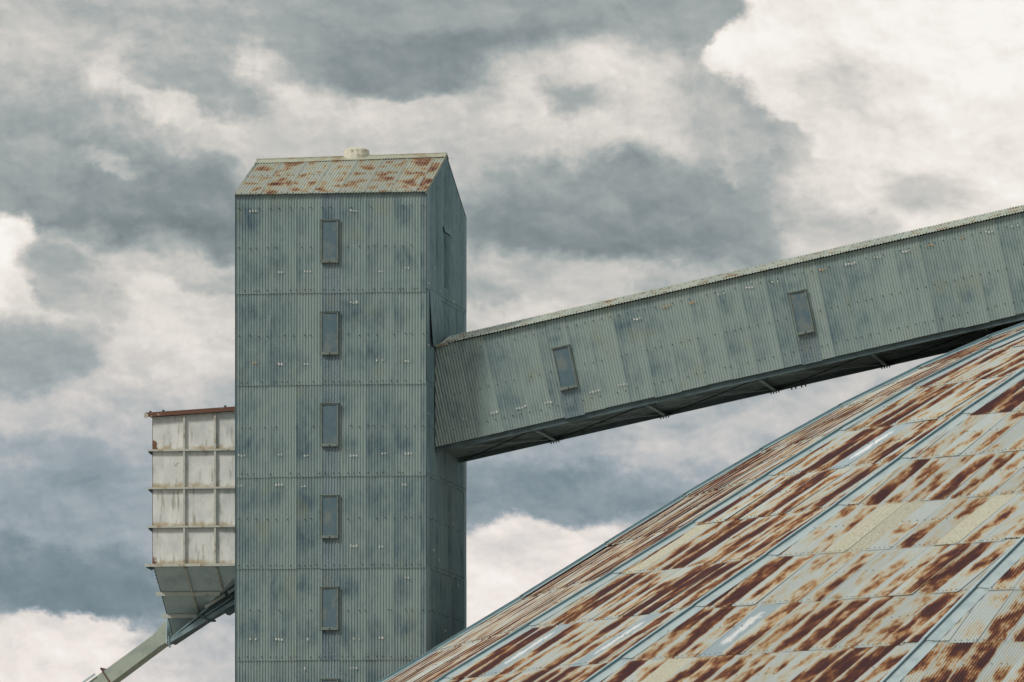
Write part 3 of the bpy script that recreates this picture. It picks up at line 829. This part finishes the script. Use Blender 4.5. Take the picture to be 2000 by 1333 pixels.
PHI = [87.96, 66.45, 51.61, 34.73, 17.3]      # ribs seen, left edge first; 0 faces the camera
while PHI[-1] > 87.96 - 360 + 25: PHI.append(PHI[-1] - 18.05)
SAG = {0: (-.36, -.34, -.30, -.26, -.22, -.14, -.04), 1: (-.12, -.12, -.11, -.09, -.07, -.03, -.02)}   # the two left ribs sit lower at the rim
def dp(r_, z, ph, i=None):
    if i is not None: i = i % len(PHI)
    if i == len(PHI) - 1: i = 0          # the hidden rib behind the outline sags with it
    d = ZOFF.get(i, 0)
    if i in SAG and len(RR):
        k = int(np.argmin(np.abs(RR - r_)))
        if k < 7: d += SAG[i][k]
    return np.array((-r_ * math.sin(R(ph)), -r_ * math.cos(R(ph)), z + d))
nph = len(PHI)
NEWS = [(1014, 1290), (1202, 1257), (1724, 1225), (1460, 1228), (1702, 864)]        # newer sheets that carry the painted glare streak
CREAM = [(1700, 1030), (1740, 1022), (1895, 1035), (1505, 1050), (1330, 1060), (1290, 1330)]
def tag_sheet(P, tol=17):
    P = np.array(P) + cxd
    x, y = 1000 + F * P[0] / P[1], HOR - F * (P[2] - CAMZ) / P[1]
    for L_, v in ((NEWS, .98), (CREAM, .85)):
        for (a, b) in L_:
            if abs(y - b) < 34 and abs((x + (y - b) * 0.9) - a) < tol: return v
    return None
for j in range(nph):
    pa = PHI[j]; pb = PHI[(j + 1) % nph] - (360 if j == nph - 1 else 0)
    seen = j < 4
    mb = MB(); rj = np.random.RandomState(100 + j)
    for k in range(len(RR) - 1):
        Lb, Rb = dp(RR[k], ZZ[k], pa, j), dp(RR[k], ZZ[k], pb, j + 1); Lt, Rt = dp(RR[k + 1], ZZ[k + 1], pa, j), dp(RR[k + 1], ZZ[k + 1], pb, j + 1)
        mb_, mt_ = (Lb + Rb) / 2, (Lt + Rt) / 2
        U = (Rb - Lb) / np.linalg.norm(Rb - Lb); Vv = mt_ - mb_; L = np.linalg.norm(Vv); Vv /= L
        N = np.cross(U, Vv)
        if N[2] < 0: N = -N
        hb, ht = np.linalg.norm(Rb - Lb) / 2, np.linalg.norm(Rt - Lt) / 2
        topf = lambda u, hb=hb, ht=ht, L=L: (L + .01) if abs(u) <= ht else max(0.0, (hb - abs(u)) / (hb - ht) * L)
        off = rj.uniform(-.12, .12) ; u = -hb + .001 - (SHW * rj.rand() * .5)
        u = math.floor(-hb / SHW) * SHW + off - SHW * .3
        while u < hb:
            u0, u1 = max(u, -hb), min(u + SHW, hb)
            rnd = rj.rand(3); rnd[1] *= .80 if seen else 1.0
            if j in (2, 3): rnd[0] *= .88
            sp_ = tag_sheet(mb_ + (u0 + u1) / 2 * U + Vv * L / 2, 10 if j == 1 else 17)
            if sp_: rnd[1] = sp_
            if u1 - u0 > .02:
                csheet(mb, mb_, U, Vv, N, u0, u1 + (.02 if u1 < hb else 0), -.12 if abs(u0) < hb - .1 and abs(u1) < hb - .1 else -.02, L + .01, M['dome'],
                       lift0=.006 + .026 * rnd[2] ** 2, lift1=0.0, sidelift=.007, nr=2, rnd=rnd, top=topf, seg=8 if seen else 4)
                if seen or j == 4:
                    for uu in np.arange(u0 + .04, u1, .152):
                        kq = round(uu / PITCH) * PITCH
                        if abs(kq) < hb - .2:
                            mb.stud(mb_ + kq * U + Vv * (-.06 + rj.uniform(-.02, .02)) + N * (AMP + .026), N, .013, M['screw'])
                    if rj.rand() < .5:
                        for uu in (u0 + .1, u0 + .33, u0 + .55):
                            kq = round(uu / PITCH) * PITCH
                            if abs(kq) < ht - .1: mb.stud(mb_ + kq * U + Vv * (L * .52 + rj.uniform(-.02, .02)) + N * (AMP + .012), N, .014, M['screw'])
            u = u + SHW
    mb.build('roof_panel', dome)
for j in range(nph):                           # rib flashings: flat strip and a standing seam, in lengths
    mb = MB(); ph = PHI[j]
    for k in range(len(RR) - 1):
        a, b = dp(RR[k], ZZ[k], ph, j), dp(RR[k + 1], ZZ[k + 1], ph, j)
        t_ = (b - a) / np.linalg.norm(b - a)
        side = np.array((math.cos(R(ph)), -math.sin(R(ph)), 0))       # towards smaller angle = to the right
        n_ = np.cross(side, t_); n_ = n_ if n_[2] > 0 else -n_
        l0, l1 = .034, .024
        b2 = b + t_ * .10; a2 = a - t_ * .0
        dr = 0.05     # the neighbouring planes fall away on both sides of the rib
        for (s0, s1, d0, d1, m_) in ((-.12, .0, -.012, 0, 'cap'), (.0, .34, 0, -.035, 'cap')):
            v = [a2 + side * s0 + n_ * (l0 + d0 + .012), a2 + side * s1 + n_ * (l0 + d1 + .012), b2 + side * s1 + n_ * (l1 + d1), b2 + side * s0 + n_ * (l1 + d0)]
            v += [q - n_ * .006 for q in v]
            mb.add(v, [(0, 1, 2, 3), (7, 6, 5, 4), (0, 4, 5, 1), (1, 5, 6, 2), (2, 6, 7, 3), (3, 7, 4, 0)], M[m_])
        # standing seam
        v = [a2 - side * .05 + n_ * (l0 + .0), a2 + side * .0 + n_ * l0, b2 + n_ * l1, b2 - side * .05 + n_ * l1]
        v += [q + n_ * .062 for q in v]
        mb.add(v, [(4, 5, 6, 7), (1, 2, 6, 5), (0, 1, 5, 4), (2, 3, 7, 6), (3, 0, 4, 7)], M['fin'])
        v = [a2 - side * .075 + n_ * (l0 + .063), a2 + side * .006 + n_ * (l0 + .063), b2 + side * .006 + n_ * (l1 + .063), b2 - side * .075 + n_ * (l1 + .063)]
        v += [q + n_ * .008 for q in v]
        mb.add(v, [(4, 5, 6, 7), (0, 3, 2, 1), (1, 2, 6, 5), (0, 1, 5, 4), (2, 3, 7, 6), (3, 0, 4, 7)], M['cap'])
    mb.build('roof_rib', dome)
mb = MB(); v = []; f = []                      # drum wall under the roof
pts = [dp(RR[0] - .5, 0, ph)[:2] for ph in PHI]
for (x, y) in pts: v += [(x, y, 0), (x, y, ZZ[0] - .05)]
for k in range(nph): a = 2 * k; b = 2 * ((k + 1) % nph); f.append((a, b, b + 1, a + 1))
mb.add(v, f, M['concrete']); mb.build('wall', dome)
mb = MB(); n = 32; rc = RR[-1] + .5            # collar at the crown
v = [(rc * math.cos(2 * math.pi * k / n), rc * math.sin(2 * math.pi * k / n), z) for z in (ZZ[-1] - .1, ZZ[-1] + .25) for k in range(n)]
mb.add(v, [(k, (k + 1) % n, n + (k + 1) % n, n + k) for k in range(n)] + [tuple(range(n, 2 * n))], M['cap']); mb.build('crown_collar', dome)

# ================================================================== BIN
QB = 1.5
PL = px2pz(298.5, 1104, QB)[0]; PR = -TW - .045
BD = 4.4
bn = thing('hopper_bin', 'off-white ribbed steel bin with grey hopper bottom hung against the left of the tower', 'bin', tuple(site(PL, QB, 0)), -YAW)
W = PR - PL
zr = [13.80, 14.81, 15.83, 16.83, 17.70]
xr = [0, px2pz(360.5, 900, QB)[0] - PL, px2pz(421, 900, QB)[0] - PL, W]
tiltb = lambda x: 0.06 * x                     # top rail climbs towards the tower
mb = MB()
for i in range(4):
    for j in range(3):
        x0, x1 = xr[j], xr[j + 1]; z0, z1 = zr[i], zr[i + 1]; rnd = rs.rand(3)
        if j == 0: rnd[0] = {0: .75, 1: .2, 2: .35, 3: 1.1}[i]
        else: rnd[0] = .2
        X, Z = np.meshgrid(np.linspace(x0, x1, 9), np.linspace(0, 1, 9)); zt = z1 + (tiltb(X) if i == 3 else 0)
        Zw = z0 + (zt - z0) * Z; a_ = (X - x0) / (x1 - x0)
        Y = 0.010 * np.sin(math.pi * a_) * np.sin(math.pi * Z) * (1 + rnd[1])
        mb.grid(np.stack([X, Y, Zw], -1), M['bin'], np.stack([X, Zw], -1), rnd, np.stack([a_, Z], -1))
zt = zr[-1]
mb.add([(0, 0, zr[0]), (0, BD, zr[0]), (0, BD, zt), (0, 0, zt), (W, 0, zr[0]), (W, BD, zr[0]), (W, BD, zt + tiltb(W)), (W, 0, zt + tiltb(W))],
       [(0, 3, 2, 1), (4, 5, 6, 7), (1, 2, 6, 5), (3, 7, 6, 2), (0, 1, 5, 4)], M['bin'])
mb.build('shell', bn)
for j in (1, 2):
    for i in range(4):
        mb = MB(); x = xr[j]; z0, z1 = zr[i] + .04, zr[i + 1] - .03 + (tiltb(x) if i == 3 else 0)
        mb.box((x - .026, -.075, z0), (x + .026, -.067, z1), M['binrib'])
        mb.box((x - .004, -.0665, z0), (x + .004, .0, z1), M['binrib'])
        mb.build('stiffener', bn)
for i in range(4):
    mb = MB(); z = zr[i]; big = i == 0
    L = -.19 if big else -.125
    h = .05 if big else .032; dpt = -.12 if big else -.085
    mb.box((L, dpt, z - h), (W, dpt + .01, z + h * .5), M['binrib'])
    mb.box((L, dpt + .011, z - .006), (W, -.001, z + .006), M['binrib'])
    mb.box((L, .012, z - .006), (-.001, BD, z + .006), M['binrib'])
    mb.box((L, 0.013, z - h), (L + .01, BD, z - .007), M['binrib'])
    # bracket under the left end
    mb.prism([(L + .01, -.02, z - .008), (-.002, -.02, z - .008), (-.002, -.02, z - .15), (L + .01, -.02, z - .065)], 0, M['steel'], (0, .012, 0))
    mb.build('flange', bn)
mb = MB()
mb.add([(-.19, -.13, zt - .0), (W, -.13, zt + tiltb(W)), (W, -.115, zt + tiltb(W)), (-.19, -.115, zt), (-.19, -.13, zt + .115), (W, -.13, zt + .115 + tiltb(W)), (W, -.115, zt + .115 + tiltb(W)), (-.19, -.115, zt + .115)],
       [(0, 1, 5, 4), (1, 2, 6, 5), (2, 3, 7, 6), (3, 0, 4, 7), (4, 5, 6, 7), (0, 3, 2, 1)], M['binrust'])
mb.add([(-.19, -.1145, zt + .05), (W, -.1145, zt + .05 + tiltb(W)), (W, BD, zt + .05 + tiltb(W)), (-.19, BD, zt + .05)], [(0, 1, 2, 3)], M['binrust'])
for x in (-.05, .30, 1.96): mb.box((x - .025, -.11, zt + .10 + tiltb(x)), (x + .025, -.05, zt + .165 + tiltb(x)), M['screw'])
mb.prism([(-.2, -.14, zt - .02), (-.2, -.14, zt + .12), (-.10, -.14, zt + .07), (-.10, -.14, zt - .02)], 0, M['binrib'], (0, .008, 0))
mb.build('top_rail', bn)
mb = MB()                                      # bolted left corner
for i in range(4):
    for z in np.arange(zr[i] + .07, zr[i + 1] - .02, .068):
        mb.stud((-.0, .03, z), (-1, 0, 0), .014, M['binrust'], .022)
mb.box((-.012, .0, zr[0]), (-.001, .07, zt), M['binrust'])
mb.build('corner_bolts', bn)
# hopper: a lop-sided pyramid falling back and to the left
ztop = zr[0] - .052
dq = 2.5; zbot = px2pz(335, 1241, QB + dq)[1]
T = [np.array(q) for q in ((0.03, 0.03, ztop), (W, .03, ztop), (W, BD - .03, ztop), (.03, BD - .03, ztop))]
Bt = [np.array(q) for q in ((.05, dq, zbot), (.22, dq, zbot), (.22, dq + .5, zbot), (.05, dq + .5, zbot))]
mb = MB(); mb.add(T + Bt, [(0, 1, 5, 4), (1, 2, 6, 5), (2, 3, 7, 6), (3, 0, 4, 7), (0, 3, 2, 1), (4, 5, 6, 7)], M['hopper'])
ho = mb.build('hopper', bn)
Nf = np.cross(T[1] - T[0], Bt[0] - T[0]); Nf /= np.linalg.norm(Nf)
if Nf[1] > 0: Nf = -Nf
def hf(a, b):        # a along x in metres, b = share of the way down
    L_ = T[0] + (Bt[0] - T[0]) * b; return L_ + np.array((a, 0, 0))
def wid(b): return (T[1] + (Bt[1] - T[1]) * b)[0] - (T[0] + (Bt[0] - T[0]) * b)[0]
for b in (.375, .70):
    mb = MB(); a_, c_ = hf(-.13, b), hf(wid(b) + .0, b)
    mb.bar(a_ + Nf * .04, c_ + Nf * .05, .09, .10, M['binrib'], up=(0, 0, 1)); mb.build('hopper_rail', ho)
for x in (xr[1], xr[2]):
    b1 = (W - x) / (W - .17)
    mb = MB(); mb.bar(hf(x, 0) + Nf * .04, hf(x, min(b1, .99) - .03) + Nf * .04, .05, .075, M['binrib'], up=Nf); mb.build('hopper_stiffener', ho)
mb = MB(); mb.bar(T[0] + (-.008, 0, 0), Bt[0] + (-.008, 0, 0), .012, .02, M['screw'], up=Nf)
for k in range(5): mb.stud(T[0] + (Bt[0] - T[0]) * (.02 + .05 * k) + (-.02, 0, 0), (-1, 0, -.3), .014, M['screw'], .016)
mb.build('corner_strip', ho)

# ================================================================== CHUTE under the bin
QC = QB + dq - .15
chn = thing('discharge_chute', 'inclined grey-green steel chute leaving the tower under the bin and dropping to the lower left', 'chute', tuple(site(0, QC, 0)), -YAW)
def cp(x, y, d=0.0):
    p_, z = px2pz(x, y, QC); return np.array((p_, d, z))
def slab(mb, pts, d0, d1, m):
    """polygon given by bearing/height on the chute's front plane, thickened towards the back"""
    poly = [cp(x, y, d0) for x, y in pts]
    mb.prism(poly, 0, m, (0, d1 - d0, 0))
mb = MB()   # long box section, flared at its head
slab(mb, [(205, 1309), (217.7, 1333), (312, 1262.5), (297, 1242)], 0, .85, M['chute'])
slab(mb, [(297, 1242), (312, 1262.5), (325, 1254.5), (325, 1211)], 0, .85, M['chute'])
# continue below the frame to the ground
d_ = cp(205, 1309) - cp(297, 1242); a0, a1 = cp(205, 1309), cp(217.7, 1333)
kk = (a0[2] - .9) / -d_[2]
mb.prism([a0, a0 + d_ * kk, a1 + d_ * kk, a1], 0, M['chute'], (0, .85, 0))
mb.build('spout', chn)
mb = MB(); mb.bar(cp(196.5, 1305, .31), cp(218, 1338, .31), .70, .035, M['binrust'], up=(.6, 0, .5)); mb.build('flange', chn)
mb = MB(); mb.bar(cp(325.5, 1209, .31), cp(325.5, 1258, .31), .68, .03, M['hopper'], up=(1, 0, 0)); mb.build('flange', chn)
mb = MB(); mb.bar(cp(186, 1317, -.03), cp(160, 1335, -.03), .05, .05, M['hopper']); mb.build('lug', chn)
# trough from the tower, taking the hopper's mouth
TQ = QB + 1.4 - QC
def tp(x, y, d=0.0):
    p_, z = px2pz(x, y, QC + TQ); return np.array((p_, d + TQ, z))
mb = MB(); mb.prism([tp(329, 1247), tp(330, 1257), tp(407, 1206), tp(475, 1168), tp(475, 1117), tp(433, 1157), tp(386, 1201), tp(345, 1238)], 0, M['steel'], (0, .95, 0))
mb.build('trough', chn)
for (a, b, w_, h_) in (((329, 1254), (476, 1166), .05, .10), ((350, 1238), (476, 1152), .03, .035), ((338, 1244), (476, 1130), .06, .045)):
    mb = MB(); mb.bar(tp(*a, -.03), tp(*b, -.03), w_, h_, M['trough']); mb.build('trough_rail', chn)
mb = MB(); mb.bar(tp(402, 1187, -.12), tp(441, 1163, -.12), .04, .075, M['binrib']); mb.build('angle_iron', chn)
mb = MB(); mb.bar(tp(447, 1159, -.12), tp(476, 1140, -.12), .04, .075, M['hopper']); mb.build('angle_iron', chn)
for (a, b) in (((384, 1199), (415, 1214)), ((433, 1156), (470, 1172))):
    mb = MB(); mb.bar(tp(*a, -.1), tp(*b, -.06), .06, .05, M['steel'], up=(.5, 0, .8)); mb.build('bracket', chn)
mb = MB(); mb.bar(tp(405, 1212, .2), tp(417, 1212, .2), .3, .05, M['steel']); mb.build('bracket', chn)
mb = MB(); mb.prism([tp(437, 1193), tp(442, 1201), tp(476, 1180), tp(476, 1172)], 0, M['steel'], (0, .5, 0)); mb.build('lower_box', chn)
mb = MB(); mb.bar(tp(330, 1243, -.03), tp(332, 1265, -.03), .10, .035, M['trough'], up=(1, 0, 0)); mb.build('flange', chn)
